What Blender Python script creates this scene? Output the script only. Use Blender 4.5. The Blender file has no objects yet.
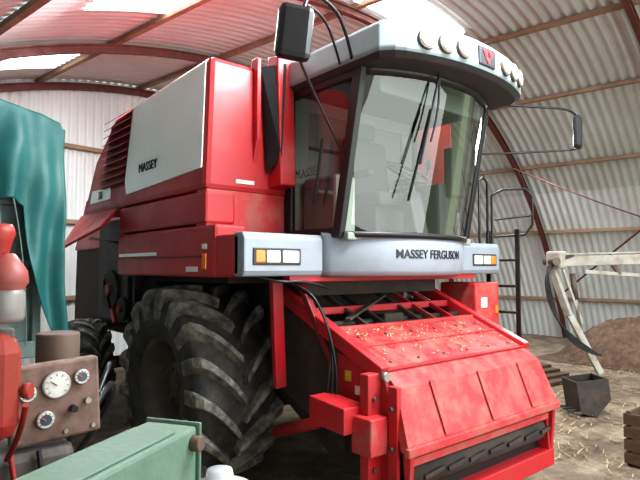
import bpy, math, random
from mathutils import Vector, Matrix, noise
random.seed(7)
S=bpy.context.scene
C=S.collection
pi=math.pi

# ---------------- materials ----------------
def mat(name,col,rough=0.5,metal=0.0,dirt=None,damt=0.5,scale=6.0,bump=0.0,bscale=40,coat=0,emit=None,estr=0,spec=0.5,stretch=None):
    m=bpy.data.materials.new(name); m.use_nodes=True
    nt=m.node_tree; N=nt.nodes; L=nt.links
    b=N['Principled BSDF']
    b.inputs['Base Color'].default_value=(*col,1); b.inputs['Roughness'].default_value=rough
    b.inputs['Metallic'].default_value=metal; b.inputs['Coat Weight'].default_value=coat
    b.inputs['Specular IOR Level'].default_value=spec
    tc=N.new('ShaderNodeTexCoord')
    src=tc.outputs['Object']
    if stretch:
        mp=N.new('ShaderNodeMapping'); mp.inputs['Scale'].default_value=stretch
        L.new(src,mp.inputs[0]); src=mp.outputs[0]
    if dirt:
        n=N.new('ShaderNodeTexNoise'); n.inputs['Scale'].default_value=scale; n.inputs['Detail'].default_value=8
        n.inputs['Roughness'].default_value=.65
        L.new(src,n.inputs['Vector'])
        r=N.new('ShaderNodeValToRGB'); r.color_ramp.elements[0].position=.42; r.color_ramp.elements[1].position=.72
        r.color_ramp.elements[1].color=(damt,damt,damt,1)
        L.new(n.outputs['Fac'],r.inputs[0])
        mx=N.new('ShaderNodeMix'); mx.data_type='RGBA'
        mx.inputs[6].default_value=(*col,1); mx.inputs[7].default_value=(*dirt,1)
        L.new(r.outputs[0],mx.inputs[0]); L.new(mx.outputs[2],b.inputs['Base Color'])
        ma=N.new('ShaderNodeMath'); ma.operation='MULTIPLY_ADD'; ma.inputs[1].default_value=.4; ma.inputs[2].default_value=rough
        L.new(r.outputs[0],ma.inputs[0]); L.new(ma.outputs[0],b.inputs['Roughness'])
    if bump:
        n2=N.new('ShaderNodeTexNoise'); n2.inputs['Scale'].default_value=bscale; n2.inputs['Detail'].default_value=6
        L.new(src,n2.inputs['Vector'])
        bp=N.new('ShaderNodeBump'); bp.inputs['Strength'].default_value=bump; bp.inputs['Distance'].default_value=.02
        L.new(n2.outputs['Fac'],bp.inputs['Height']); L.new(bp.outputs[0],b.inputs['Normal'])
    if emit:
        b.inputs['Emission Color'].default_value=(*emit,1); b.inputs['Emission Strength'].default_value=estr
    return m
def glass(name,tint,fac,rough=0.03,fm=.25):
    m=bpy.data.materials.new(name); m.use_nodes=True; nt=m.node_tree; N=nt.nodes; L=nt.links
    N.remove(N['Principled BSDF']); o=N['Material Output']
    t=N.new('ShaderNodeBsdfTransparent'); t.inputs[0].default_value=(*tint,1)
    g=N.new('ShaderNodeBsdfGlossy'); g.inputs[0].default_value=(.92,.95,.93,1); g.inputs['Roughness'].default_value=rough
    lw=N.new('ShaderNodeLayerWeight'); lw.inputs[0].default_value=.15
    ma=N.new('ShaderNodeMath'); ma.operation='MULTIPLY_ADD'; ma.inputs[1].default_value=fm; ma.inputs[2].default_value=fac
    ma.use_clamp=True
    L.new(lw.outputs['Fresnel'],ma.inputs[0])
    mx=N.new('ShaderNodeMixShader'); L.new(ma.outputs[0],mx.inputs[0]); L.new(t.outputs[0],mx.inputs[1]); L.new(g.outputs[0],mx.inputs[2])
    L.new(mx.outputs[0],o.inputs[0]); return m

RED=mat('red_paint',(.47,.016,.024),.40,dirt=(.30,.045,.045),damt=.6,scale=3,coat=.08)
REDD=mat('dusty_red_paint',(.47,.028,.035),.48,dirt=(.32,.17,.13),damt=.75,scale=6,bump=.15)
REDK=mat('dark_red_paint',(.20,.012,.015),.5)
WHT=mat('silver_white_paint',(.94,.93,.92),.3,dirt=(.90,.82,.81),damt=.5,scale=2,coat=.3)
GRY=mat('grey_plastic',(.27,.31,.36),.4,dirt=(.22,.23,.24),damt=.5,scale=5)
GRYL=mat('light_grey_roof',(.30,.37,.40),.35,dirt=(.22,.26,.26),damt=.5,scale=5)
BLK=mat('black_plastic',(.012,.012,.014),.4)
BLKM=mat('black_satin',(.03,.03,.033),.55,dirt=(.08,.07,.06),damt=.5,scale=8)
DRK=mat('dark_machinery',(.035,.030,.028),.7,dirt=(.11,.08,.06),damt=.8,scale=6)
RUB=mat('tyre_rubber',(.026,.026,.025),.65,dirt=(.12,.115,.10),damt=.75,scale=7,bump=.25)
LUG=mat('tyre_lug_rubber',(.075,.072,.068),.55,dirt=(.38,.36,.31),damt=.9,scale=9,bump=.3)
RIM=mat('wheel_rim_paint',(.08,.07,.065),.55,dirt=(.20,.16,.12),damt=.8,scale=5)
STL=mat('steel',(.40,.39,.37),.35,.8,dirt=(.2,.15,.1),damt=.6,scale=9)
DST=mat('worn_dark_steel',(.12,.11,.10),.5,.6,dirt=(.2,.12,.08),damt=.7,scale=9)
WIND=glass('windscreen_glass',(.86,.91,.88),.10,.015,.4)
DOOR=glass('door_glass',(.42,.45,.44),.06)
LENS=mat('lamp_lens',(.72,.72,.66),.12,coat=.6)
LENSR=mat('lamp_reflector',(.62,.60,.50),.2,.3)
ORG=mat('orange_lens',(.9,.22,.02),.2,coat=.5)
INT=mat('cab_interior_grey',(.40,.42,.38),.7)
INTB=mat('cab_backwall',(.24,.27,.25),.6)
SEAT=mat('seat_fabric',(.06,.065,.07),.85)
MIR=mat('mirror_glass',(.7,.72,.74),.06,1)
CREAM=mat('decal_white',(.75,.75,.73),.4)
TXT=mat('lettering_ink',(.015,.015,.02),.5)

# ---------------- builders ----------------
def empty(name,loc):
    e=bpy.data.objects.new(name,None); C.objects.link(e); e.location=loc; e.empty_display_size=.2
    return e
def fin(o,parent):
    if parent:
        o.parent=parent; o.matrix_parent_inverse=Matrix.Translation(parent.location).inverted()
    return o
def mesh(name,v,f,m,parent=None,smooth=False,bevel=0,solid=0,sub=0):
    me=bpy.data.meshes.new(name); me.from_pydata([tuple(p) for p in v],[],f); me.update()
    import bmesh
    bm=bmesh.new(); bm.from_mesh(me); bmesh.ops.recalc_face_normals(bm,faces=bm.faces); bm.to_mesh(me); bm.free()
    o=bpy.data.objects.new(name,me); C.objects.link(o)
    for mm in (m if isinstance(m,list) else [m]): me.materials.append(mm)
    if smooth:
        for p in me.polygons: p.use_smooth=True
    if solid:
        s=o.modifiers.new('s','SOLIDIFY'); s.thickness=solid; s.offset=0
    if sub:
        s=o.modifiers.new('sb','SUBSURF'); s.levels=sub; s.render_levels=sub
    if bevel:
        b=o.modifiers.new('b','BEVEL'); b.width=bevel; b.segments=2; b.limit_method='ANGLE'; b.angle_limit=.6
    return fin(o,parent)
def box(name,x0,x1,y0,y1,z0,z1,m,parent=None,bevel=.008):
    v=[(x,y,z) for x in(x0,x1) for y in(y0,y1) for z in(z0,z1)]
    f=[(0,1,3,2),(4,6,7,5),(0,4,5,1),(2,3,7,6),(0,2,6,4),(1,5,7,3)]
    return mesh(name,v,f,m,parent,bevel=bevel)
def prism_x(name,x0,x1,poly,m,parent=None,bevel=.008,taper=None):
    n=len(poly); tx=taper or [0]*n
    v=[(x0-tx[i],p[0],p[1]) for i,p in enumerate(poly)]+[(x1+tx[i],p[0],p[1]) for i,p in enumerate(poly)]
    f=[tuple(range(n)),tuple(range(2*n-1,n-1,-1))]+[(i,(i+1)%n,n+(i+1)%n,n+i) for i in range(n)]
    return mesh(name,v,f,m,parent,bevel=bevel)
def beam(name,a,b,w,h,m,parent=None,bevel=.004,up=(0,0,1)):
    a=Vector(a);b=Vector(b);d=(b-a).normalized();u=Vector(up)
    if abs(d.dot(u))>.95:u=Vector((0,1,0))
    s=d.cross(u).normalized();t=s.cross(d)
    v=[p+s*i*w/2+t*j*h/2 for p in(a,b) for i in(-1,1) for j in(-1,1)]
    f=[(0,1,3,2),(4,6,7,5),(0,4,5,1),(2,3,7,6),(0,2,6,4),(1,5,7,3)]
    return mesh(name,v,f,m,parent,bevel=bevel)
def cyl(name,a,b,r,m,parent=None,seg=24,r2=None,bevel=0):
    a=Vector(a);b=Vector(b);d=(b-a).normalized();u=Vector((0,0,1)) if abs(d.z)<.9 else Vector((0,1,0))
    s=d.cross(u).normalized();t=s.cross(d); r2=r if r2 is None else r2
    v=[];
    for p,rr in((a,r),(b,r2)):
        for i in range(seg):
            an=2*pi*i/seg; v.append(p+s*math.cos(an)*rr+t*math.sin(an)*rr)
    f=[(i,(i+1)%seg,seg+(i+1)%seg,seg+i) for i in range(seg)]+[tuple(range(seg)),tuple(range(2*seg-1,seg-1,-1))]
    o=mesh(name,v,f,m,parent,bevel=bevel)
    for p in o.data.polygons:
        if len(p.vertices)==4:p.use_smooth=True
    return o
def tube(name,pts,r,m,parent=None,smooth=True):
    cu=bpy.data.curves.new(name,'CURVE'); cu.dimensions='3D'; cu.bevel_depth=r; cu.bevel_resolution=3; cu.use_fill_caps=True
    sp=cu.splines.new('NURBS' if smooth else 'POLY'); sp.points.add(len(pts)-1)
    for i,p in enumerate(pts): sp.points[i].co=(*p,1)
    if smooth: sp.use_endpoint_u=True; sp.order_u=3
    cu.materials.append(m); o=bpy.data.objects.new(name,cu); C.objects.link(o); return fin(o,parent)
def text(name,s,loc,rot,size,m,parent=None,ext=.002,bold=0.0,wrap=None,sx=1):
    cu=bpy.data.curves.new(name,'FONT'); cu.body=s; cu.size=size; cu.extrude=ext; cu.offset=bold
    cu.align_x='CENTER'; cu.align_y='CENTER'
    o=bpy.data.objects.new(name,cu); C.objects.link(o)
    bpy.context.view_layer.update()
    me=bpy.data.meshes.new_from_object(o.evaluated_get(bpy.context.evaluated_depsgraph_get()))
    bpy.data.objects.remove(o)
    M=Matrix.Translation(loc)@__import__('mathutils').Euler(rot).to_matrix().to_4x4()@Matrix.Diagonal((sx,1,1,1))
    me.transform(M)
    if wrap:
        for v in me.vertices: v.co.y+=wrap(v.co.x)
    me.materials.clear(); me.materials.append(m)
    o=bpy.data.objects.new(name,me); C.objects.link(o)
    return fin(o,parent)
def lathe_x(name,prof,yc,zc,m,parent=None,seg=64,smooth=True):
    v=[];f=[];n=len(prof)
    for i in range(seg):
        a=2*pi*i/seg
        for x,r in prof: v.append((x,yc-r*math.cos(a),zc-r*math.sin(a)))
    for i in range(seg):
        j=(i+1)%seg
        for k in range(n-1): f.append((i*n+k,i*n+k+1,j*n+k+1,j*n+k))
    return mesh(name,v,f,m,parent,smooth=smooth)
def lathe_z(name,prof,xc,yc,m,parent=None,seg=32):
    v=[];f=[];n=len(prof)
    for i in range(seg):
        a=2*pi*i/seg
        for r,z in prof: v.append((xc+r*math.cos(a),yc+r*math.sin(a),z))
    for i in range(seg):
        j=(i+1)%seg
        for k in range(n-1): f.append((i*n+k,i*n+k+1,j*n+k+1,j*n+k))
    return mesh(name,v,f,m,parent,smooth=True)

def tractor_tyre(tag,x0,x1,yc,zc,R,parent,rimR,nl=20,outer=-1,lh=.055):
    W=x1-x0; xc=(x0+x1)/2; Rb=R-lh
    def prof_r(s): return Rb-.05*abs(s)**3
    P=[]
    side=[(.86,rimR),(.97,rimR+.06),(1.0,(rimR+Rb)/2),(.98,Rb-.16),(.93,Rb-.08)]
    for s,r in side: P.append((xc-s*W/2,r))
    for s in [-.85,-.6,-.3,0,.3,.6,.85]: P.append((xc+s*W/2,prof_r(s)))
    for s,r in side[::-1]: P.append((xc+s*W/2,r))
    lathe_x('tyre_'+tag,P,yc,zc,RUB,parent,seg=72)
    v=[];f=[]
    for side in(-1,1):
        for i in range(nl):
            a0=2*pi*(i+(.5 if side>0 else 0))/nl
            path=[(.02,.40,1),(.25,.27,1),(.5,.15,1),(.75,.05,1),(.93,.0,1),(1.0,-.015,.62),(1.0,-.02,.1)]
            base=len(v)
            for q,(s,da,hh) in enumerate(path):
                wd=.034+.014*s
                if q<5:
                    rb=prof_r(s)-.02; rt=R-.03*s**3; ss=s
                    xx=[(xc+side*ss*W/2,rb),(xc+side*ss*W/2,rt)]
                elif q==5:
                    xx=[(xc+side*.97*W/2,Rb-.11),(xc+side*1.03*W/2,R-.09)]
                else:
                    xx=[(xc+side*.99*W/2,Rb-.21),(xc+side*1.02*W/2,Rb-.2)]
                for (x,r),wf in zip(xx,(1.35,.85)):
                    for sg in(-1,1):
                        a=a0+da+sg*wd*wf/r
                        v.append((x,yc-r*math.cos(a),zc-r*math.sin(a)))
            for q in range(len(path)-1):
                b=base+q*4;c=b+4
                f+= [(b,b+1,c+1,c),(b+2,c+2,c+3,b+3),(b,c,c+2,b+2),(b+1,b+3,c+3,c+1)]
            f.append((base,base+2,base+3,base+1)); e=base+4*(len(path)-1); f.append((e,e+1,e+3,e+2))
    mesh('lugs_'+tag,v,f,LUG,parent,bevel=.006)
    o=xc+outer*W/2*.86; i_=xc+outer*W/2*.25
    lathe_x('rim_'+tag,[(xc-outer*W/2*.86,rimR),(xc-outer*W/2*.7,rimR-.04),(i_,rimR-.05),(o-outer*.05,rimR-.03),(o,rimR+.015),(o,rimR-.005),(o-outer*.06,rimR-.05),(i_+outer*.03,rimR-.08),(i_+outer*.05,.20),(i_+outer*.12,.17),(i_+outer*.12,.0)],yc,zc,RIM,parent,seg=48)
    for k in range(8):
        a=2*pi*k/8
        cyl('wheel_nut_%s_%d'%(tag,k),(i_+outer*.11,yc+.13*math.cos(a),zc+.13*math.sin(a)),(i_+outer*.15,yc+.13*math.cos(a),zc+.13*math.sin(a)),.016,DST,parent,seg=6)

# =============== COMBINE HARVESTER =================
H=empty('combine_harvester',(3.61,4.6,0))
tractor_tyre('front_a',2.02,2.82,4.57,.83,.87,H,.42,nl=17,lh=.085)
tractor_tyre('front_b',4.40,5.20,4.57,.83,.87,H,.42,outer=1,nl=17,lh=.085)
tractor_tyre('rear_a',2.15,2.55,7.4,.6,.6,H,.3,nl=18,lh=.035)
tractor_tyre('rear_b',4.67,5.07,7.4,.6,.6,H,.3,nl=18,outer=1,lh=.035)
cyl('front_axle',(2.55,4.59,.83),(4.67,4.59,.83),.16,DRK,H)
cyl('rear_axle',(2.4,7.4,.6),(4.85,7.4,.6),.08,DRK,H)
box('axle_housing',3.0,4.25,4.2,4.95,.55,1.15,DRK,H,.03)
box('threshing_body',2.87,4.36,3.78,8.3,.95,2.45,DRK,H,.02)
prism_x('straw_hood',2.5,4.72,[(6.62,2.1),(6.62,3.0),(8.0,2.8),(8.5,2.1)],RED,H,.03)
prism_x('straw_hood_lower',2.52,4.70,[(6.95,1.2),(6.95,2.12),(8.45,2.12),(8.5,1.0),(7.9,1.0)],DRK,H,.03)
up=[(3.72,2.45),(3.72,3.50),(5.7,3.43),(6.25,3.02),(6.6,2.45)]
prism_x('engine_and_tank_housing',2.03,5.19,up,RED,H,.045,taper=[0,-.035,-.035,-.01,0])
def side_patch(name,poly,m,dx=.012,b=.004):
    # slab following the slightly inward leaning side
    X=lambda z: 2.03+.035*max(0,(z-2.45))/1.05
    n=len(poly); v=[(X(z)-dx,y,z) for y,z in poly]+[(X(z)+.02,y,z) for y,z in poly]
    f=[tuple(range(n)),tuple(range(2*n-1,n-1,-1))]+[(i,(i+1)%n,n+(i+1)%n,n+i) for i in range(n)]
    return mesh(name,v,f,m,H,bevel=b)
side_patch('silver_glare_panel',[(3.775,2.62),(3.775,3.455),(5.20,3.41),(5.33,2.70),(5.28,2.56)],WHT)  # silver panel, its glare put into the near-white colour
side_patch('number_decal',[(5.72,2.56),(5.72,2.68),(6.28,2.70),(6.33,2.56)],WHT,b=0)
text('number_lettering','38',(2.018,6.0,2.62),(pi/2,0,-pi/2),.12,TXT,H)
text('side_lettering','MASSEY',(2.024,4.78,2.77),(pi/2,math.radians(0),-pi/2),.115,TXT,H,.004)
for i in range(10):
    z=2.70+i*.074; sh=(z-2.68)*-.12
    mesh('louvre_%d'%i,[(2.005,5.36+sh*1.6,z),(2.005,6.0+sh*2.2,z),(2.045,6.0+sh*2.2,z+.03),(2.045,5.36+sh*1.6,z+.03),
        (1.99,5.36+sh*1.6,z-.012),(1.99,6.0+sh*2.2,z-.012)],[(0,1,2,3),(4,5,1,0)],REDD,H,solid=.006)
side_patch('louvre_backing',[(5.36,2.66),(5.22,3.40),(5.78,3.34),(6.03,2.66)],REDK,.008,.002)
prism_x('intake_panel',2.62,2.78,[(3.55,2.52),(3.60,3.60),(3.75,3.62),(3.75,2.50)],RED,H,.012)
mesh('intake_dark_slot',[(2.52,3.705,3.50),(2.70,3.585,3.54),(2.635,3.56,2.75),(2.58,3.69,2.62)],[(0,1,2,3)],BLK,H,solid=.01)
prism_x('intake_edge',2.46,2.50,[(3.66,2.9),(3.66,3.56),(3.75,3.56),(3.75,2.6)],RED,H,.008)
box('safety_decal',2.30,2.47,3.712,3.722,2.52,2.55,CREAM,H,0)
box('middle_side_panel',2.035,2.30,3.72,5.47,2.19,2.44,RED,H,.02)
box('lower_side_panel',2.02,2.30,3.55,5.47,1.78,2.175,RED,H,.025)
box('lower_panel_groove',2.015,2.05,3.75,5.44,1.93,1.945,REDK,H,0)
box('silver_stripe',2.012,2.04,4.55,5.40,1.955,1.985,WHT,H,.002)
box('front_side_apron',2.03,2.4,3.23,3.74,1.79,2.09,RED,H,.02)
box('tank_lower_front',2.05,2.80,3.735,3.9,2.08,2.46,REDD,H,.01)
box('inner_skirt',2.35,2.85,3.9,5.47,1.72,2.4,DRK,H,.01)
box('side_marker_lamp',2.005,2.03,3.66,3.72,1.84,1.96,ORG,H,.006)
box('side_reflector',2.005,2.03,3.66,3.72,1.99,2.03,LENS,H,.004)
box('side_label',2.010,2.03,3.8,3.98,1.82,1.86,CREAM,H,0)
mesh('open_side_flap',[(2.03,5.50,2.44),(2.03,6.62,2.44),(1.76,6.42,2.06),(1.84,5.42,2.24)],[(0,1,2,3)],RED,H,solid=.03,bevel=.006)
beam('flap_strut',(2.35,5.9,2.1),(1.88,5.9,2.16),.02,.02,STL,H)
box('rear_side_wall',2.45,2.6,5.5,6.95,1.35,2.45,DRK,H,.02)
box('cavity_black_block',2.30,2.45,5.9,6.85,1.25,2.40,BLKM,H,.02)  # black block filling the dark rear cavity
for i,(yy,zz,r) in enumerate([(5.75,1.95,.20),(6.35,1.6,.22),(6.0,1.4,.13)]):
    cyl('pulley_%d'%i,(2.26,yy,zz),(2.30,yy,zz),r,DRK,H); cyl('pulley_hub_%d'%i,(2.23,yy,zz),(2.30,yy,zz),r*.3,REDK,H)
beam('red_linkage',(2.28,6.55,1.75),(2.28,6.2,1.25),.04,.07,RED,H)
beam('rear_frame_upright',(2.25,5.52,1.0),(2.25,5.52,2.3),.08,.06,DRK,H)

box('platform_floor',2.05,5.17,3.23,3.75,1.80,2.07,DRK,H,.01)
for tag,xa,xb in(('a',2.03,2.80),('b',4.42,5.19)):
    prism_x('bumper_wing_'+tag,xa,xb,[(3.19,1.79),(3.17,1.83),(3.17,2.06),(3.20,2.10),(3.30,2.10),(3.30,1.79)],GRY,H,.012)
lx=[(2.12,2.20,ORG),(2.21,2.33,LENS),(2.35,2.50,LENS)]
for k,(a,b,m) in enumerate(lx):
    box('headlamp_a%d'%k,a,b,3.155,3.18,1.885,1.975,m,H,.01)
    a2,b2=7.22-b,7.22-a
    box('headlamp_b%d'%k,a2,b2,3.155,3.18,1.885,1.975,m,H,.01)
box('lamp_bezel_a',2.10,2.52,3.162,3.175,1.87,1.99,BLKM,H,.006)
box('lamp_bezel_b',4.70,5.12,3.162,3.175,1.87,1.99,BLKM,H,.006)
def bow(s,y0,dep,p=2.4): return y0+dep*abs(s)**p
def bowed(name,xh,rows,m,parent,n=24,solid=0.03,xc=3.61,smooth=True):
    v=[];f=[]
    for (z,y0,dep,xs) in rows:
        for i in range(n+1):
            s=-1+2*i/n; v.append((xc+s*xh*xs,bow(s,y0,dep),z))
    for r in range(len(rows)-1):
        for i in range(n): a=r*(n+1)+i; f.append((a,a+1,a+n+2,a+n+1))
    return mesh(name,v,f,m,parent,smooth=smooth,solid=solid)
bowed('centre_bumper',.87,[(1.79,2.86,.36,.97),(1.81,2.81,.38,1),(1.83,2.80,.38,1),(2.04,2.80,.38,1),(2.08,2.81,.38,1),(2.10,2.83,.36,1),(2.11,3.10,.10,1)],GRY,H,n=32)
bowed('centre_bumper_inner',.80,[(1.80,2.90,.36,1),(2.10,2.9,.36,1),(2.11,3.3,.0,1)],DRK,H)
text('front_lettering','MASSEY FERGUSON',(3.60,2.781,1.955),(pi/2,0,0),.098,TXT,H,.002,.001,wrap=lambda x:.38*abs((x-3.61)/.87)**2.4,sx=.93)
# cab
bowed('windscreen',.80,[(2.10,2.80,.27,1),(2.5,2.72,.27,1),(3.0,2.63,.25,1),(3.36,2.56,.25,1)],WIND,H,solid=0,n=28)
bowed('windscreen_bottom_seal',.81,[(2.085,2.795,.27,1),(2.125,2.785,.27,1)],BLK,H,solid=.03)
bowed('windscreen_top_seal',.81,[(3.27,2.58,.25,1),(3.35,2.555,.25,1)],BLK,H,solid=.02)
for tag,x in(('a',2.81),('b',4.41)):
    beam('a_pillar_'+tag,(x,3.08,2.08),(x,2.82,3.38),.06,.09,BLK,H,.01,up=(0,1,0))
    beam('b_pillar_'+tag,(x,3.68,2.08),(x,3.68,3.38),.05,.09,BLK,H,.01,up=(0,1,0))
    beam('door_sill_'+tag,(x,3.05,2.12),(x,3.70,2.12),.05,.08,BLK,H,.01)
    beam('door_header_'+tag,(x,2.84,3.31),(x,3.70,3.31),.05,.10,BLK,H,.01)
    mesh('door_glass_'+tag,[(x,3.06,2.12),(x,3.7,2.12),(x,3.7,3.34),(x,2.83,3.34)],[(0,1,2,3)],DOOR,H)
tube('door_handle_bar',[(2.76,3.30,2.35),(2.75,3.24,2.6),(2.76,3.2,2.85)],.012,BLK,H)
text('door_lettering_reflection','MASSEY',(2.795,3.42,2.62),(pi/2,0,-pi/2),.10,mat('reflected_lettering',(.12,.12,.12),.5),H)  # reflection of lettering in the glass, put on as grey letters
box('cab_floor',2.82,4.40,2.98,3.68,2.06,2.12,INTB,H,.01)
box('cab_back_lower',2.84,4.38,3.66,3.705,2.1,2.62,INT,H,.01)
box('cab_back_upper',2.84,4.38,3.66,3.705,3.2,3.36,INTB,H,.01)
box('cab_back_left',2.84,3.0,3.66,3.705,2.6,3.2,INTB,H,.01)
box('cab_back_right',4.22,4.38,3.66,3.705,2.6,3.2,INTB,H,.01)
box('cab_rear_window',2.98,4.24,3.685,3.70,2.6,3.22,mat('rear_pane',(.17,.20,.18),.5),H,0)
box('rear_window_bar',3.0,4.22,3.67,3.685,2.88,2.91,BLKM,H,0)
box('cab_headliner',2.84,4.38,2.85,3.68,3.34,3.36,INTB,H,.01)
box('seat_base',3.38,3.86,3.22,3.6,2.12,2.38,BLKM,H,.02)
box('seat_cushion',3.34,3.90,3.14,3.6,2.38,2.50,SEAT,H,.04)
prism_x('seat_back',3.36,3.88,[(3.50,2.48),(3.60,2.48),(3.64,3.02),(3.57,3.04)],SEAT,H,.03)
box('seat_headrest',3.5,3.74,3.56,3.63,3.04,3.19,SEAT,H,.03)
box('seat_armrest_a',3.27,3.34,3.2,3.5,2.62,2.68,SEAT,H,.02); box('seat_armrest_b',3.90,3.97,3.2,3.5,2.62,2.68,SEAT,H,.02)
cyl('steering_column',(3.62,2.98,2.12),(3.62,3.06,2.62),.035,BLKM,H)
prism_x('steering_pedestal',3.54,3.70,[(2.91,2.12),(3.08,2.12),(3.06,2.5),(3.00,2.5)],BLKM,H,.02)
def ring(name,c,nrm,R,r,m,parent,seg=32):
    n=Vector(nrm).normalized();a=n.orthogonal().normalized();b=n.cross(a)
    pts=[Vector(c)+a*R*math.cos(2*pi*i/seg)+b*R*math.sin(2*pi*i/seg) for i in range(seg)]
    cu=bpy.data.curves.new(name,'CURVE');cu.dimensions='3D';cu.bevel_depth=r;sp=cu.splines.new('POLY');sp.points.add(seg-1)
    for i,p in enumerate(pts):sp.points[i].co=(*p,1)
    sp.use_cyclic_u=True;cu.materials.append(m);o=bpy.data.objects.new(name,cu);C.objects.link(o);return fin(o,parent)
ring('steering_wheel',(3.62,3.07,2.66),(0,-.6,1),.19,.014,BLK,H)
for k,a in enumerate((0,2.1,4.2)):
    beam('steering_spoke_%d'%k,(3.62,3.07,2.65),(3.62+.18*math.cos(a),3.07+.155*math.sin(a),2.66+.09*math.sin(a)),.025,.01,BLK,H)
box('control_console',4.02,4.26,3.05,3.62,2.12,2.62,BLKM,H,.03)
box('instrument_pod',4.12,4.34,2.98,3.08,2.5,2.95,BLKM,H,.02)
box('side_cabinet',2.90,3.12,3.2,3.62,2.12,2.6,INT,H,.03)
cyl('control_lever',(4.12,3.3,2.6),(4.12,3.25,2.8),.012,BLK,H); cyl('lever_knob',(4.12,3.25,2.78),(4.12,3.24,2.86),.025,BLK,H)
box('sun_blind',2.95,4.27,2.76,2.78,3.16,3.32,mat('blind_green',(.10,.12,.11),.5),H,.01)
tube('wiper_arm_a',[(3.36,2.53,3.36),(3.33,2.54,3.2),(3.20,2.60,2.62)],.010,BLK,H)
beam('wiper_blade_a',(3.30,2.575,3.05),(3.15,2.675,2.35),.012,.025,BLK,H)
tube('wiper_arm_b',[(3.34,2.53,3.36),(3.38,2.53,3.1),(3.30,2.58,2.8)],.008,BLK,H)
# cab roof
def froof(x):
    s=(x-3.63)/.9; return 2.31+.20*abs(s)**2.2
def roof_part(name,z0,z1,inset,m,yback=3.95):
    n=24; outl=[]
    for i in range(n+1):
        s=-1+2*i/n
        outl.append((3.63+s*.90,2.31+.20*abs(s)**2.2+ (0.06*max(0,abs(s)-.9)/.1)))
    outl+= [(4.53,yback),(2.73,yback)]
    k=len(outl); cx,cy=3.63,3.2
    def sc(p,q): return (cx+(p[0]-cx)*q,cy+(p[1]-cy)*q)
    v=[(*sc(p,1-inset[0]),z0) for p in outl]+[(*p,z0+.04) for p in outl]+[(*sc(p,1-inset[1]),z1-.05) for p in outl]+[(*sc(p,1-inset[2]),z1) for p in outl]
    f=[]
    for r in range(3):
        for i in range(k): f.append((r*k+i,r*k+(i+1)%k,(r+1)*k+(i+1)%k,(r+1)*k+i))
    f.append(tuple(range(k))); f.append(tuple(range(4*k-1,3*k-1,-1)))
    return mesh(name,v,f,m,H,bevel=.01)
roof_part('cab_roof',3.34,3.60,(.03,.01,.07),GRYL)
roof_part('roof_underside_trim',3.315,3.38,(.05,.035,.05),BLKM)
def nrm(x):
    dx=.002; g=(froof(x+dx)-froof(x-dx))/(2*dx); return Vector((g,-1,0)).normalized()
for k,x in enumerate([3.03,3.20,3.37,3.93,4.10,4.27]):
    p=Vector((x,froof(x),3.455)); n=nrm(x)
    cyl('roof_lamp_rim_%d'%k,p+n*-.02,p+n*.022,.076,DST,H,bevel=.006); cyl('roof_lamp_lens_%d'%k,p+n*.01,p+n*.030,.062,LENSR,H,bevel=.008)
    cyl('roof_lamp_bulb_%d'%k,p+n*.02,p+n*.036,.025,LENS,H)
p=Vector((3.65,froof(3.63)-.004,3.455))
box('roof_badge',3.54,3.76,p.y-.006,p.y+.02,3.38,3.53,TXT,H,.012)
q=lambda x,z:(x+.04,p.y-.012,z-.058)
mesh('badge_triangles',[q(3.54,3.56),q(3.61,3.56),q(3.575,3.50),q(3.61,3.56),q(3.68,3.56),q(3.645,3.50),q(3.575,3.505),q(3.645,3.505),q(3.61,3.455)],[(0,1,2),(3,4,5),(6,7,8)],mat('badge_red',(.7,.02,.03),.4),H)
cyl('beacon_base',(4.35,2.66,3.58),(4.35,2.66,3.66),.045,BLK,H); lathe_z('beacon_dome',[(.045,3.66),(.045,3.73),(.03,3.76),(0,3.765)],4.35,2.66,ORG,H)
def mirror(tag,c,ang,sx,sz,sd,tilt=0):
    c=Vector(c)
    o=box('mirror_housing_'+tag,-sx,sx,-sd,sd,-sz,sz,BLK,None,.035); o.location=c; o.rotation_euler=(0,tilt,ang); fin(o,H)
    g=box('mirror_face_'+tag,-sx*.85,sx*.85,sd-.004,sd+.006,-sz*.88,sz*.88,MIR,None,.004); g.location=c; g.rotation_euler=(0,tilt,ang); fin(g,H)
mirror('a',(1.83,2.36,3.15),math.radians(-28),.10,.155,.045,math.radians(6))
tube('mirror_arm_a',[(2.74,2.85,3.38),(2.45,2.62,3.49),(2.10,2.42,3.46),(1.92,2.38,3.42),(1.90,2.38,3.25)],.012,BLK,H)
tube('mirror_arm_a_inner',[(2.76,3.0,3.38),(2.5,2.75,3.34),(2.15,2.48,3.40),(1.95,2.40,3.36)],.009,BLK,H)
tube('mirror_stay_a',[(1.90,2.40,3.02),(2.2,2.62,2.92),(2.78,3.0,2.72)],.008,BLK,H)
mirror('b',(5.56,2.49,3.22),math.radians(20),.085,.17,.04)
tube('mirror_arm_b',[(4.48,2.75,3.36),(4.9,2.62,3.38),(5.50,2.49,3.45),(5.56,2.50,3.37)],.012,BLK,H)
tube('mirror_stay_b',[(4.44,2.95,2.92),(4.9,2.72,2.95),(5.56,2.52,3.05)],.010,BLK,H)
tube('handrail_a',[(4.95,3.25,2.08),(4.95,3.25,2.75),(5.02,3.25,2.80),(5.10,3.25,2.76),(5.10,3.25,2.08)],.014,BLK,H,False)
tube('handrail_b',[(5.18,3.25,2.10),(5.18,3.25,2.62),(5.24,3.15,2.68),(5.38,2.97,2.68),(5.42,2.92,2.60),(5.42,2.92,2.3),(5.40,3.0,2.20),(5.18,3.22,2.18)],.014,BLK,H,False)
tube('handrail_c',[(5.18,3.22,2.36),(5.42,2.92,2.40)],.012,BLK,H,False)
for k,(x,y) in enumerate(((5.25,3.0),(5.25,3.34))):
    beam('ladder_rail_%d'%k,(x,y,2.25),(x,y,.75),.02,.05,BLK,H)
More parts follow.
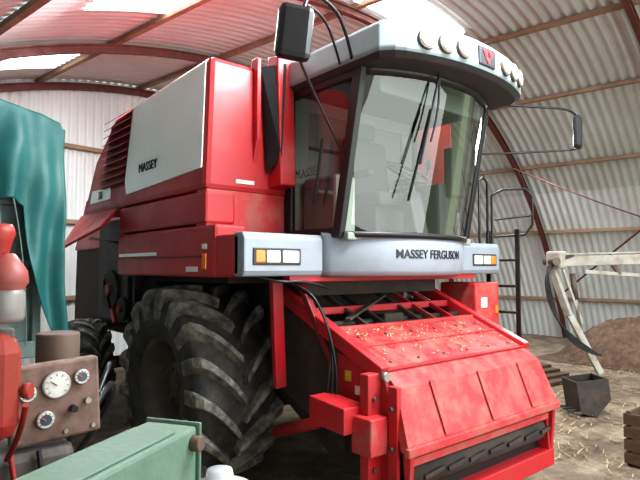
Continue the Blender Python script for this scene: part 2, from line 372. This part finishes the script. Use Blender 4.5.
for k in range(5):
    z=.85+k*.27
    beam('ladder_step_%d'%k,(5.25,3.0,z),(5.25,3.34,z),.10,.025,BLK,H)
box('side_tool_box',4.76,5.19,3.18,3.62,1.12,1.70,REDD,H,.02)
box('tool_box_reflector',5.10,5.15,3.17,3.18,1.38,1.46,ORG,H,.002)
box('tool_box_label',4.85,4.95,3.172,3.18,1.45,1.55,CREAM,H,0)
# feeder house
XL,XR=2.74,4.48
top=lambda y:1.17+(y-2.53)*(.48/1.09)
prism_x('feeder_core',XL+.06,XR-.06,[(2.42,.45),(2.42,1.02),(2.6,1.12),(3.05,top(3.05)-.08),(3.75,top(3.65)-.2),(4.2,1.3),(4.0,.9),(3.0,.35)],DRK,H,.01)
prism_x('feeder_hood',XL,XR,[(3.02,top(3.02)),(2.53,1.17),(2.40,1.07),(2.27,.74),(2.27,.70),(2.33,.69),(2.45,.98),(2.58,1.09),(3.02,top(3.02)-.05)],REDD,H,.012,taper=[0,0,.04,.09,.09,.09,.04,0,0])
box('hood_lip',XL-.10,XR+.10,2.25,2.29,.675,.735,REDD,H,.01)
beam('hood_seam',(XL+.01,2.80,top(2.80)+.004),(XR-.01,2.80,top(2.80)+.004),.03,.012,REDD,H,.003)
beam('hood_front_fold',(XL-.01,2.53,1.172),(XR+.01,2.53,1.172),.05,.012,RED,H,.003)
for x in (3.05,3.61,4.17):
    beam('hood_strap_%d'%int(x*100),(x,2.395,1.085),(x,2.262,.75),.05,.012,REDD,H,.003)
for k in range(6):
    x=XL+.12+k*.3; cyl('hood_bolt_%d'%k,(x,2.92,top(2.92)-.005),(x,2.915,top(2.92)+.012),.014,DST,H,seg=6)
    cyl('fold_bolt_%d'%k,(x,2.60,top(2.60)-.005),(x,2.597,top(2.60)+.010),.012,DST,H,seg=6)
for tag,xa,xb in(('a',XL-.06,XL),('b',XR,XR+.06)):
    prism_x('feeder_cheek_'+tag,xa,xb,[(2.30,.30),(2.33,.72),(2.50,1.14),(2.62,1.18),(2.95,1.25),(2.95,.95),(2.62,.55),(2.60,.25)],RED,H,.01)
    beam('feeder_top_rail_'+tag,((xa+xb)/2,2.52,top(2.52)-.02),((xa+xb)/2,3.68,top(3.68)-.02),.09,.11,RED,H,.01)
    prism_x('feeder_side_wall_'+tag,xa+.02,xb-.02,[(2.9,.55),(2.9,1.25),(3.75,1.6),(3.95,1.0)],DRK,H,.01)
box('coupling_plate',2.56,2.70,2.52,2.60,.25,1.16,RED,H,.008)
prism_x('coupling_bracket',2.42,2.62,[(2.60,.78),(2.60,.95),(2.95,.98),(2.95,.80)],RED,H,.008)
box('coupling_foot',2.50,2.66,2.44,2.62,.66,.90,REDD,H,.012)
box('cheek_flange',2.655,2.70,2.36,2.44,.25,1.09,RED,H,.006)
for k,z in enumerate((.5,.7,.95)):
    cyl('cheek_bolt_%d'%k,(2.655,2.40,z),(2.63,2.40,z),.018,DST,H,seg=6)
    cyl('plate_bolt_%d'%k,(2.61,2.52,z+.05),(2.61,2.50,z+.05),.016,DST,H,seg=6)
cyl('hydraulic_fitting',(2.68,2.50,1.14),(2.68,2.46,1.14),.03,STL,H)
for k,y in enumerate((3.05,3.34,3.66)):
    beam('deck_cross_bar_%d'%k,(XL-.03,y,top(y)-.02),(XR+.03,y,top(y)-.02),.07,.06,REDD if k!=1 else RED,H,.008)
for k,x in enumerate((3.1,3.3,3.75,3.95,4.2)):
    beam('deck_bar_%d'%k,(x,3.05,top(3.05)-.01),(x,3.66,top(3.66)-.01),.035,.04,[DST,BLKM,DST,REDD,RED][k],H,.004)
cyl('deck_shaft',(XL,3.2,top(3.2)-.06),(XR,3.2,top(3.2)-.06),.03,BLKM,H)
box('deck_gearbox',3.4,3.65,3.15,3.5,1.32,1.47,DRK,H,.02)
beam('deck_slat',(2.95,3.12,1.45),(3.7,3.45,1.6),.05,.02,DST,H)
box('feeder_bottom_bar',XL-.08,XR+.08,2.30,2.44,.20,.34,RED,H,.01)
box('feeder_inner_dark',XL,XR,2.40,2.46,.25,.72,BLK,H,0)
cyl('feeder_drum',(XL+.02,2.42,.50),(XR-.02,2.42,.50),.10,DRK,H)
for k in range(7):
    x=XL+.12+k*.25; beam('feeder_slat_%d'%k,(x,2.31,.50),(x+.2,2.31,.52),.02,.03,DRK,H)
beam('inner_opening_bar',(XL,2.32,.62),(XR,2.32,.62),.03,.05,REDD,H)
for tag,x in(('a',XL-.04),('b',XR+.04)): prism_x('opening_gusset_'+tag,x-.02,x+.02,[(2.27,.70),(2.30,.34),(2.44,.34),(2.44,.70)],RED,H,.006)
beam('lift_arm_outer',(2.50,3.45,1.76),(2.58,3.50,.92),.10,.05,RED,H,.008,up=(0,1,0))
beam('lift_arm_inner',(2.66,3.35,1.74),(2.72,3.0,1.1),.06,.05,REDK,H,.008)
cyl('hydraulic_ram',(2.62,3.6,.55),(2.60,2.75,.85),.045,RED,H); cyl('ram_rod',(2.60,2.85,.82),(2.60,2.55,.92),.022,STL,H)
box('hanging_plate',2.80,2.95,3.55,3.6,1.0,1.45,RED,H,.008)
YL=mat('label_yellow',(.6,.45,.05),.5)
box('warning_label',2.672,2.70,2.80,2.86,1.06,1.13,YL,H,0)
box('warning_label_side',2.674,2.70,2.70,2.76,.98,1.04,CREAM,H,0)
for k in range(3):
    o=.03*k
    tube('hydraulic_hose_%d'%k,[(2.42+o,3.38,1.76),(2.52+o,3.1,1.74-o),(2.60+o*.6,2.95,1.45-o),(2.62-o,2.85+o,1.0),(2.5+o,2.9+o*2,.6-o*2),(2.66,3.1,.75+o)],.009,BLK,H)
tube('hose_bundle',[(2.20,3.30,1.80),(2.35,3.22,1.74),(2.55,3.15,1.76),(2.8,3.2,1.70)],.012,BLK,H)
beam('axle_strut',(2.9,4.0,1.0),(2.9,3.2,.55),.08,.08,DRK,H)
box('front_under_frame',2.75,4.47,3.45,3.75,1.62,1.80,DRK,H,.01)
beam('platform_edge_red',(2.45,3.25,1.77),(4.8,3.25,1.77),.08,.05,RED,H)

# =============== BARN =================
th=math.radians(9.5); cu_,su_=math.cos(th),math.sin(th)
def W(u,v,z): return (u*cu_-v*su_, u*su_+v*cu_, z)
UC,ZC,R0=7.43,-3.24,8.90
def arc(a,R=R0):
    a=math.radians(a); c,s=math.cos(a),math.sin(a)
    u=UC+R*c*(1.2 if c<0 else 1.0); return u,ZC+R*s
A0=math.degrees(math.asin(3.24/R0)); A1=180-A0
V0,V1=-3.0,10.1
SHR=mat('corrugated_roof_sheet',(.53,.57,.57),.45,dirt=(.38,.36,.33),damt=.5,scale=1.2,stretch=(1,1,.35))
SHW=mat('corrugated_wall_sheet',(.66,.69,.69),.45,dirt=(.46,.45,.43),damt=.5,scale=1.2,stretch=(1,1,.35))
def vault(name,a0,a1,v0,v1,m,na,off=0,pitch=.16,amp=.026):
    st=6; nv=int((v1-v0)/pitch*st); v=[];f=[]
    for i in range(nv+1):
        vv=v0+(v1-v0)*i/nv; w=amp*math.cos(2*pi*vv/pitch)
        for j in range(na+1):
            a=a0+(a1-a0)*j/na; u,z=arc(a,R0+w+off); v.append(W(u,vv,z))
    for i in range(nv):
        for j in range(na): k=i*(na+1)+j; f.append((k,k+1,k+na+2,k+na+1))
    return mesh(name,v,f,m,smooth=True)
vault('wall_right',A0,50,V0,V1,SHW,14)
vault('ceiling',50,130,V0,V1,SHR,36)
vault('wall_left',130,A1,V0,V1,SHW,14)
def endwall():
    p=.16;v=[];f=[]
    u0=arc(A1)[0];u1=arc(A0)[0]; n=int((u1-u0)/p*6); 
    for i in range(n+1):
        u=u0+(u1-u0)*i/n; dx=(u-UC)/(1.2 if u<UC else 1); z=ZC+math.sqrt(max(0,R0**2-dx*dx)); z=max(z,0.01)
        w=V1+.026*math.cos(2*pi*u/p)
        v+= [W(u,w,0),W(u,w,z)]
    for i in range(n): f.append((2*i,2*i+1,2*i+3,2*i+2))
    return mesh('wall_back',v,f,SHW,smooth=True)
endwall()
RIB=mat('rust_red_steel',(.13,.034,.026),.6,dirt=(.07,.03,.02),damt=.8,scale=5)
WOOD=mat('purlin_wood',(.30,.20,.13),.75,dirt=(.16,.10,.06),damt=.8,scale=3,bump=.2)
WOODD=mat('dark_wood',(.07,.04,.025),.8,dirt=(.15,.09,.05),damt=.7,scale=6)
def rib(name,vv,m=RIB,w=.045,d=.12,inner=.10):
    n=72;v=[];f=[]
    prof=[(-w,0),(w,0),(w,.02),(.012,.02),(.012,d-.02),(w,d-.02),(w,d),(-w,d),(-w,d-.02),(-.012,d-.02),(-.012,.02),(-w,.02)]
    k=len(prof)
    for i in range(n+1):
        a=A0-.5+(A1-A0+1)*i/n
        for pv,pd in prof: u,z=arc(a,R0-inner-pd); v.append(W(u,vv+pv,z))
    for i in range(n):
        for j in range(k): f.append((i*k+j,i*k+(j+1)%k,(i+1)*k+(j+1)%k,(i+1)*k+j))
    return mesh(name,v,f,m)
G=empty('arch_frame',W(UC,4,0))
for i,vv in enumerate((-1.5,1.5,4.5,7.4,9.95)): fin(rib('arch_rib_%d'%i,vv),G)
PG=empty('roof_purlins',W(UC,3,4))
for i,a in enumerate([29,42.5,56,69.5,83,97,108,119,130,141,152]):
    u,z=arc(a,R0-.065)
    beam('purlin_%d'%i,W(u,V0,z),W(u,V1-.03,z),.08,.07,WOOD,PG,.004)
for i,z in enumerate((1.3,2.7,4.1)):
    dz=math.sqrt(R0**2-(z-ZC)**2)
    beam('wall_rail_%d'%i,W(UC-dz*1.15,V1-.08,z),W(UC+dz*.96,V1-.08,z),.10,.08,WOOD,PG,.004)
def ap(a,v,R=R0-.3): u,z=arc(a,R); return W(u,v,z)
tube('bracing_rod',[ap(30,4.5),ap(38,3.2),ap(47,1.8),ap(58,0)],.022,RIB,None); tube('bracing_rod.001',[ap(58,4.5),ap(50,3.2),ap(44,1.8),ap(36,0)],.014,RIB,None)
SKY=mat('translucent_skylight',(.9,.95,1),.5,emit=(1,1,1),estr=5)
vault('window_1',86,98,3.75,4.4,SKY,8,off=-.04,amp=.015)
vault('window_2',107.8,114.5,4.6,6.1,SKY,8,off=-.04,amp=.015)
vault('window_3',108.8,114,8.2,9.1,SKY,6,off=-.04,amp=.015)
vault('window_4',70.3,82.3,-.2,.8,SKY,6,off=-.04,amp=.015)
FL=mat('dirt_floor',(.16,.12,.085),.95,dirt=(.38,.31,.22),damt=1,scale=2.5,bump=.8,bscale=25)
v=[];f=[];n=70
for i in range(n+1):
    for j in range(n+1):
        u=-5+22*i/n; vv=-6+16.6*j/n
        v.append(W(u,vv,-.012+.012*noise.noise(Vector((u*1.5,vv*1.5,0)))))
for i in range(n):
    for j in range(n): k=i*(n+1)+j; f.append((k,k+1,k+n+2,k+n+1))
FLO=mesh('floor',v,f,FL,smooth=True)
STRAW=mat('straw',(.46,.36,.20),.9,dirt=(.25,.17,.09),damt=.8,scale=20)
def litter(name,pts,parent,w=.005):
    v=[];f=[]
    for (x,y,z,l) in pts:
        a=random.uniform(0,pi);t=random.uniform(-.01,.02)*l*10
        dx,dy=math.cos(a)*l,math.sin(a)*l;wx,wy=-math.sin(a)*w,math.cos(a)*w
        sl=(.44 if parent is not FLO else 0)
        b=len(v);v+=[(x-dx-wx,y-dy-wy,z-sl*dy),(x+dx-wx,y+dy-wy,z+t+sl*dy),(x+dx+wx,y+dy+wy,z+t+.004+sl*dy),(x-dx+wx,y-dy+wy,z+.004-sl*dy)];f.append((b,b+1,b+2,b+3))
    mesh(name,v,f,STRAW,parent)
pts=[]
for k in range(5200):
    x=random.uniform(2.2,11.5);y=random.uniform(.8,5.2)
    if x<5.3 and y>2.2: continue
    pts.append((x,y,random.uniform(.002,.03),random.uniform(.03,.10)))
litter('straw_litter',pts,FLO)
pts=[]
for k in range(260):
    y=2.58+.44*random.random()**.6; x=random.uniform(XL+.05,XR-.05)
    pts.append((x,y,top(y)+.006,random.uniform(.008,.03)))
litter('chaff_on_hood',pts,H,.003)
def heap(name,cx,cy,rx,ry,h,m,n=40):
    v=[];f=[]
    for i in range(n+1):
        for j in range(n+1):
            s=-1+2*i/n;t=-1+2*j/n;r=math.hypot(s,t)
            z=h*max(0,1-r*r)**.9*(1+.35*noise.noise(Vector((s*3,t*3,1))))+.14*max(0,1-r)*noise.noise(Vector((s*12,t*12,4)))
            v.append((cx+s*rx,cy+t*ry,z-.005))
    for i in range(n):
        for j in range(n):k=i*(n+1)+j;f.append((k,k+1,k+n+2,k+n+1))
    return mesh(name,v,f,m,smooth=True)
heap('dirt_heap',12.3,4.2,1.6,1.7,.85,mat('old_straw',(.085,.05,.035),.95,dirt=(.19,.125,.075),damt=.9,scale=8,bump=1,bscale=30))

# =============== COVERED TRAILER (left) ===============
T=empty('covered_trailer',W(1.0,6,0))
TARP=mat('teal_tarpaulin',(.012,.12,.115),.5,dirt=(.008,.07,.07),damt=.7,scale=2.5,bump=.3,bscale=5)
TBOD=mat('trailer_body_paint',(.13,.19,.18),.55,dirt=(.08,.10,.09),damt=.7,scale=5)
def Wbox(name,u0,u1,v0,v1,z0,z1,m,parent,bevel=.01):
    vs=[W(u,v,z) for u in(u0,u1) for v in(v0,v1) for z in(z0,z1)]
    return mesh(name,vs,[(0,1,3,2),(4,6,7,5),(0,4,5,1),(2,3,7,6),(0,2,6,4),(1,5,7,3)],m,parent,bevel=bevel)
Wbox('trailer_box',.25,1.80,4.25,7.8,1.25,2.65,TBOD,T)
for i in range(6):
    u=.3+i*.288; Wbox('trailer_rib_%d'%i,u,u+.06,4.19,4.26,1.25,2.65,TBOD,T)
Wbox('trailer_top_rail',.22,1.83,4.18,4.28,2.30,2.4,TBOD,T); Wbox('trailer_mid_rail',.22,1.83,4.19,4.28,1.85,1.91,TBOD,T); Wbox('trailer_bottom_rail',.22,1.83,4.18,4.28,1.2,1.32,TBOD,T)
Wbox('trailer_chassis',.6,1.6,4.0,7.8,.95,1.2,DRK,T)
for k,(u,vv) in enumerate(((.35,6.9),(1.65,6.9),(.35,4.8),(1.65,4.8))):
    a=W(u-.12,vv,.45);b=W(u+.12,vv,.45)
    cyl('trailer_wheel_%d'%k,a,b,.45,RUB,T,seg=32,bevel=.04); cyl('trailer_hub_%d'%k,W(u-.135,vv,.45),W(u+.135,vv,.45),.2,RIM,T)
def tarp():
    v=[];f=[]
    prof=[(.12,1.9),(.14,2.25),(.25,2.62),(.6,2.95),(1.0,3.02),(1.4,3.02),(1.72,2.97),(1.86,2.93),(1.90,2.85),(1.91,2.3),(1.90,1.95)]
    m_=10; K=len(prof)
    for i in range(m_+1):
        vv=4.12+3.75*i/m_
        for j,(u,z) in enumerate(prof):
            w=.03*math.sin(i*2.3+j)+.03*noise.noise(Vector((u*3,vv*2,z*2)))
            if i==0: w*=.2
            v.append(W(u+w,vv,z+w))
    for i in range(m_):
        for j in range(K-1): k=i*K+j; f.append((k,k+1,k+K+1,k+K))
    mesh('tarp_top',v,f,TARP,T,smooth=True,sub=2,solid=.008)
    v=[];f=[];nu=80;nz=50
    def topz(u):
        for (a,za),(b,zb) in zip(prof[2:9],prof[3:10]):
            if a<=u<=b: return za+(zb-za)*(u-a)/(b-a)
        return 2.85
    for i in range(nu+1):
        u=.27+(1.90-.27)*i/nu
        t=topz(min(u,1.885))
        bz=2.30 if u<1.60 else 2.30-.98*min(1,(u-1.60)/.22)**.7
        bz+=.03*math.sin(u*18)
        for j in range(nz+1):
            q=j/nz; z=t+(bz-t)*q
            fold=(.006+.045*q)*math.sin(u*31+q*3.0+2.5*noise.noise(Vector((u*2,q*2,0))))+.05*noise.noise(Vector((u*4,z*3,2)))
            v.append(W(u+.02*q*math.sin(z*6),4.09-.05*q+fold*.8,z))
    for i in range(nu):
        for j in range(nz): k=i*(nz+1)+j; f.append((k,k+1,k+nz+2,k+nz+1))
    mesh('tarp_front',v,f,TARP,T,smooth=True,solid=.006)
tarp()
tube('tarp_rope',[W(1.5,4.02,2.42),W(1.62,4.0,1.9),W(1.66,4.1,1.3)],.005,TBOD,T)

# =============== OLD TRACTOR (left foreground) ===============
K=empty('vintage_tractor',(.45,2.9,0))
DASH=mat('dashboard_paint',(.20,.125,.10),.55,dirt=(.08,.05,.04),damt=.8,scale=14)
OR=mat('tractor_red',(.32,.025,.018),.5,dirt=(.18,.035,.02),damt=.7,scale=6)
TGR=mat('tractor_grey',(.10,.09,.085),.6,dirt=(.07,.045,.03),damt=.8,scale=8)
cz,cx=1.30,.665; rl=math.radians(-3)
def D(x,y,z):
    dx,dz=x-cx,z-cz
    return (cx+dx*math.cos(rl)+dz*math.sin(rl), y, cz-dx*math.sin(rl)+dz*math.cos(rl))
pv=[D(x,y,z) for x in(.495,.845) for y in(2.46,2.52) for z in(1.14,1.46)]
mesh('dash_panel',pv,[(0,1,3,2),(4,6,7,5),(0,4,5,1),(2,3,7,6),(0,2,6,4),(1,5,7,3)],DASH,K,bevel=.012)
GF=mat('gauge_scale',(.62,.63,.60),.35); GD=mat('gauge_dark',(.07,.09,.11),.25)
for k,(x,z,r) in enumerate(((.668,1.368,.056),(.560,1.352,.034),(.768,1.385,.032),(.622,1.235,.036))):
    cyl('gauge_bezel_%d'%k,D(x,2.465,z),D(x,2.443,z),r,STL,K,seg=32,bevel=.004)
    cyl('gauge_face_%d'%k,D(x,2.45,z),D(x,2.441,z),r*.86,GF,K,seg=32)
    cyl('gauge_dial_%d'%k,D(x,2.446,z),D(x,2.4395,z),r*.62,GD if k else GF,K,seg=24)
    for q in range(9):
        a=math.radians(-40+q*32.5); c_,s_=math.cos(a),math.sin(a)
        beam('gauge_tick_%d_%d'%(k,q),D(x+c_*r*.66,2.4385,z+s_*r*.66),D(x+c_*r*.82,2.4385,z+s_*r*.82),.003,.002,TXT,K,0)
    beam('gauge_needle_%d'%k,D(x,2.437,z),D(x-r*.45,2.437,z+r*.35),.003,.003,mat('needle_%d'%k,(.6,.1,.05),.5) if k else TXT,K,0)
for k,x in enumerate((.52,.70,.81)):
    cyl('dash_screw_%d'%k,D(x,2.462,1.17),D(x,2.45,1.17),.009,STL,K,seg=8)
cyl('dash_knob',D(.73,2.46,1.26),D(.73,2.425,1.26),.014,BLK,K)
cyl('dash_switch',D(.79,2.46,1.28),D(.79,2.44,1.28),.012,STL,K)
cyl('air_cleaner_can',(.80,2.94,1.2),(.80,2.94,1.53),.10,mat('rusty_can',(.10,.07,.06),.6,dirt=(.16,.09,.05),damt=.8,scale=8),K,seg=32,bevel=.01)
cyl('pre_cleaner_bowl',(.41,2.16,1.66),(.41,2.16,1.78),.065,mat('glass_bowl_grey',(.22,.21,.20),.3),K,seg=28,bevel=.02)
lathe_z('pre_cleaner_cap',[(0,1.9),(.03,1.9),(.07,1.84),(.075,1.80),(.055,1.77),(.055,1.7)],.41,2.16,mat('weathered_pink_red',(.28,.07,.06),.5),K)
cyl('pre_cleaner_top',(.38,2.16,1.84),(.38,2.16,1.97),.035,OR,K)
lathe_z('lamp_neck',[(0,2.0),(.05,2.0),(.06,1.97),(.05,1.94),(.04,1.90)],.38,2.16,OR,K)
box('fuel_tank',.08,.45,2.02,2.50,1.28,1.63,OR,K,.06)
box('tank_strap',.075,.456,2.2,2.24,1.275,1.636,TGR,K,.01)
cyl('red_knob',(.455,2.06,1.44),(.475,2.045,1.44),.025,OR,K)
tube('throttle_rod',[(.455,2.02,1.40),(.46,2.1,1.28),(.46,2.3,1.15)],.010,OR,K)
box('tractor_chassis',.15,.75,2.45,4.0,.62,1.12,TGR,K,.04)
box('tractor_gearbox',.22,.7,2.0,2.6,.55,1.0,DRK,K,.05)
for k in range(4): tube('tractor_pipe_%d'%k,[(.3+.1*k,2.44,1.12),(.32+.1*k,2.40,.98-.03*k),(.45+.07*k,2.42,.85),(.5,2.44,.7+.05*k)],.010,[DST,BLK,OR,BLK][k],K)
tractor_tyre('tractor_rear',-.42,-.10,2.15,.66,.66,K,.33,nl=18,lh=.035)
tractor_tyre('tractor_front',-.02,.14,3.75,.36,.36,K,.2,nl=16,lh=.02)
tractor_tyre('tractor_front_b',.76,.92,3.75,.36,.36,K,.2,nl=16,lh=.02)
cyl('tractor_axle',(-.3,2.15,.66),(.3,2.15,.66),.09,TGR,K); cyl('tractor_front_axle',(0,3.75,.36),(.9,3.75,.36),.05,TGR,K)
box('tractor_axle_post',.4,.52,3.68,3.82,.3,.7,TGR,K,.01)
tube('cable_a',[(.85,2.5,1.3),(.95,2.6,1.45),(.98,2.8,1.3),(.9,2.9,1.1),(.8,2.9,.9)],.012,BLK,K)
tube('cable_b',[(.85,2.52,1.25),(1.0,2.7,1.35),(1.02,2.85,1.1),(.8,2.95,.8)],.016,BLK,K)

# =============== GREEN IMPLEMENT FRAME ===============
Gf=empty('green_implement_frame',(.5,1.7,0))
GRN=mat('pale_green_paint',(.10,.175,.13),.5,dirt=(.16,.22,.165),damt=.7,scale=9,bump=.15)
a=Vector((.854,.521,0));b=Vector((.521,-.854,0));P=Vector((.82,1.90,0))
def gb(name,s0,s1,t0,t1,z0,z1,m,bevel=.012):
    vs=[P+a*s+b*t+Vector((0,0,z)) for s in(s0,s1) for t in(t0,t1) for z in(z0,z1)]
    return mesh(name,vs,[(0,1,3,2),(4,6,7,5),(0,4,5,1),(2,3,7,6),(0,2,6,4),(1,5,7,3)],m,Gf,bevel=bevel)
gb('main_beam',-1.3,0,0,.20,1.07,1.31,GRN)
gb('top_plate',-1.3,-.10,.02,.18,1.31,1.318,GRN,.004)
gb('end_plate',0,.015,-.01,.21,1.05,1.32,GRN,.006)
cyl('pivot_bolt',P+a*-.03+b*.19+Vector((0,0,1.26)),P+a*-.03+b*.235+Vector((0,0,1.26)),.026,DST,Gf,seg=18,bevel=.004)
gb('leg_front',-.16,-.04,.05,.16,0,1.07,GRN); gb('leg_back',-1.2,-1.08,.05,.16,0,1.07,GRN); gb('foot_rail',-1.3,0,.04,.17,0,.08,GRN)
lathe_z('plastic_drum',[(0,0),(.13,0),(.14,.03),(.14,.9),(.13,.97),(.06,1.0),(.05,1.04),(0,1.04)],1.16,1.98,mat('white_plastic',(.4,.43,.46),.4,dirt=(.3,.3,.28),damt=.5))

# =============== BACKHOE (right) ===============
B=empty('backhoe_digger',(8.6,2.0,0))
BG=mat('pale_grey_boom',(.42,.41,.36),.5,dirt=(.22,.15,.10),damt=.85,scale=6)
J=(6.77,3.42,1.93)
beam('boom',J,(8.2,2.2,1.98),.12,.13,BG,B,.01); beam('boom_top_flange',(6.9,3.31,2.02),(8.2,2.2,2.07),.15,.02,BG,B,.004)
beam('lower_boom',(7.1,3.15,1.80),(8.3,2.15,1.70),.06,.05,BG,B,.01)
beam('boom_link',(7.35,2.93,1.95),(7.45,2.85,1.76),.05,.05,DST,B,.01)
box('boom_bracket',6.72,6.92,3.26,3.46,1.84,2.06,BG,B,.03)
cyl('boom_pin',(6.66,3.28,1.93),(6.86,3.52,1.93),.05,DST,B)
beam('dipper_upper',(6.77,3.42,1.90),(6.92,3.27,1.25),.07,.09,BG,B,.01); beam('dipper_lower',(6.92,3.27,1.28),(7.22,3.02,.52),.06,.08,BG,B,.01)
cyl('dipper_ram',(6.98,3.24,1.78),(7.02,3.18,1.1),.022,STL,B); cyl('dipper_ram_barrel',(6.98,3.24,1.78),(7.0,3.21,1.45),.035,DST,B)
beam('dipper_brace',(6.85,3.3,1.85),(7.05,3.16,1.15),.02,.03,BG,B)
for k in range(4):
    tube('digger_hose_%d'%k,[(6.95,3.2,2.0),(6.62,3.42,1.9+.04*k),(6.62+.05*k,3.40,1.4),(6.85,3.24,1.0-.05*k),(7.2,3.0,.75)],.010,BLK,B)
prism_v=[(6.95,3.20,.42),(7.28,2.97,.46),(7.30,2.95,.2),(7.12,3.05,.0),(6.97,3.16,.05)]
off=Vector((.22,.29,0))
vs=[Vector(p) for p in prism_v]+[Vector(p)+off for p in prism_v]
mesh('digger_bucket',vs,[(0,1,2,3,4),(9,8,7,6,5)]+[(i,(i+1)%5,5+(i+1)%5,5+i) for i in range(1,5)],DRK,B,bevel=0,solid=.025)
for k in range(4):
    q=Vector((6.97,3.16,.05))+off*(k/3); beam('bucket_tooth_%d'%k,q,q+Vector((-.1,.06,0)),.04,.03,DST,B)
box('digger_mast',8.15,8.55,1.95,2.35,.3,2.1,BG,B,.03)
box('digger_body',8.4,10.2,.9,2.3,.45,1.3,mat('digger_yellow',(.5,.36,.1),.5,dirt=(.25,.17,.09),damt=.7),B,.06)
for k,(x,y) in enumerate(((8.7,.75),(8.7,2.45),(9.9,.75),(9.9,2.45))):
    cyl('digger_wheel_%d'%k,(x,y-.13,.42),(x,y+.13,.42),.42,RUB,B,seg=32,bevel=.04)

Cr=empty('wooden_crate',(5.9,1.9,0))
for k in range(4):
    box('crate_slat_front_%d'%k,5.62,6.15,1.70,1.72,.02+k*.12,.12+k*.12,WOODD,Cr,.003); box('crate_slat_back_%d'%k,5.62,6.15,2.13,2.15,.02+k*.12,.12+k*.12,WOODD,Cr,.003)
    box('crate_slat_side_%d'%k,5.60,5.62,1.70,2.15,.02+k*.12,.12+k*.12,WOODD,Cr,.003); box('crate_slat_far_%d'%k,6.15,6.17,1.70,2.15,.02+k*.12,.12+k*.12,WOODD,Cr,.003)
box('crate_base',5.62,6.15,1.72,2.13,0,.03,WOODD,Cr,0)
for k,(x,y) in enumerate(((5.64,1.74),(6.13,1.74),(5.64,2.11),(6.13,2.11))): box('crate_post_%d'%k,x-.02,x+.02,y-.02,y+.02,0,.5,WOODD,Cr,.002)
Pl=empty('timber_planks',(7.9,4.6,0))
for k in range(4): beam('plank_%d'%k,(7.0+.1*k,4.5+.2*k,.03+.05*k),(9.2,4.3+.15*k,.03+.05*k),.2,.045,WOODD,Pl)

# =============== LIGHTS / WORLD / CAMERA ===============
w=bpy.data.worlds.new('World'); S.world=w; w.use_nodes=True
nt=w.node_tree; N=nt.nodes; L=nt.links; bg=N['Background']; bg.inputs[1].default_value=1.4
tc=N.new('ShaderNodeTexCoord'); sp=N.new('ShaderNodeSeparateXYZ'); L.new(tc.outputs['Generated'],sp.inputs[0])
nz=N.new('ShaderNodeTexNoise'); nz.inputs['Scale'].default_value=9; nz.inputs['Detail'].default_value=6; L.new(tc.outputs['Generated'],nz.inputs['Vector'])
ad=N.new('ShaderNodeMath'); ad.operation='MULTIPLY_ADD'; ad.inputs[1].default_value=-.35; L.new(nz.outputs['Fac'],ad.inputs[0]); L.new(sp.outputs['Z'],ad.inputs[2])
rp=N.new('ShaderNodeValToRGB'); e=rp.color_ramp.elements
e[0].position=0.0; e[0].color=(.26,.30,.20,1); e[1].position=.10; e[1].color=(.95,1.0,1.05,1)
x_=rp.color_ramp.elements.new(.06); x_.color=(.34,.43,.28,1)
L.new(ad.outputs[0],rp.inputs[0]); L.new(rp.outputs[0],bg.inputs[0])
def area(name,loc,tgt,sx,sy,e,col=(1,1,1)):
    l=bpy.data.lights.new(name,'AREA'); l.shape='RECTANGLE'; l.size=sx; l.size_y=sy; l.energy=e; l.color=col
    o=bpy.data.objects.new(name,l); C.objects.link(o); o.location=loc
    o.rotation_euler=(Vector(tgt)-Vector(loc)).to_track_quat('-Z','Y').to_euler(); return o
area('doorway_daylight',W(4.5,-3.4,5.4),W(5,5,1.2),9,2.2,560,(.95,.985,1))
area('doorway_daylight_low',W(3.5,-3.4,2.0),W(4,5,1.0),9,3.2,230,(.97,.99,1))
area('skylight_daylight_a',ap(92,4.1,R0-.35),W(7,3.8,0),1.6,1.6,200,(.93,.98,1))
area('skylight_daylight_b',ap(111,5.4,R0-.35),W(3.5,5.5,0),1.6,1.4,240,(.93,.98,1))
area('roof_area_light_c',ap(112,1.0,R0-.35),W(2.5,4.0,2.0),1.8,1.4,380,(.96,.99,1))  # area lamp aimed at the machine's side, no skylight sheet above it
area('roof_area_light_d',ap(60,3.0,R0-.35),W(10,3.5,0),1.8,1.4,170,(.93,.98,1))  # area lamp under plain roof sheeting, no skylight at this spot
cam=bpy.data.cameras.new('Camera'); co=bpy.data.objects.new('Camera',cam); C.objects.link(co)
co.location=(0,0,1.85); co.rotation_euler=(math.radians(92.9),0,math.radians(-40.5))
cam.lens=550/640*36; cam.sensor_width=36; cam.clip_start=.02
S.camera=co
S.view_settings.view_transform='Standard'
try: S.view_settings.look='Medium High Contrast'
except Exception as ex: print(ex)
S.view_settings.exposure=.12
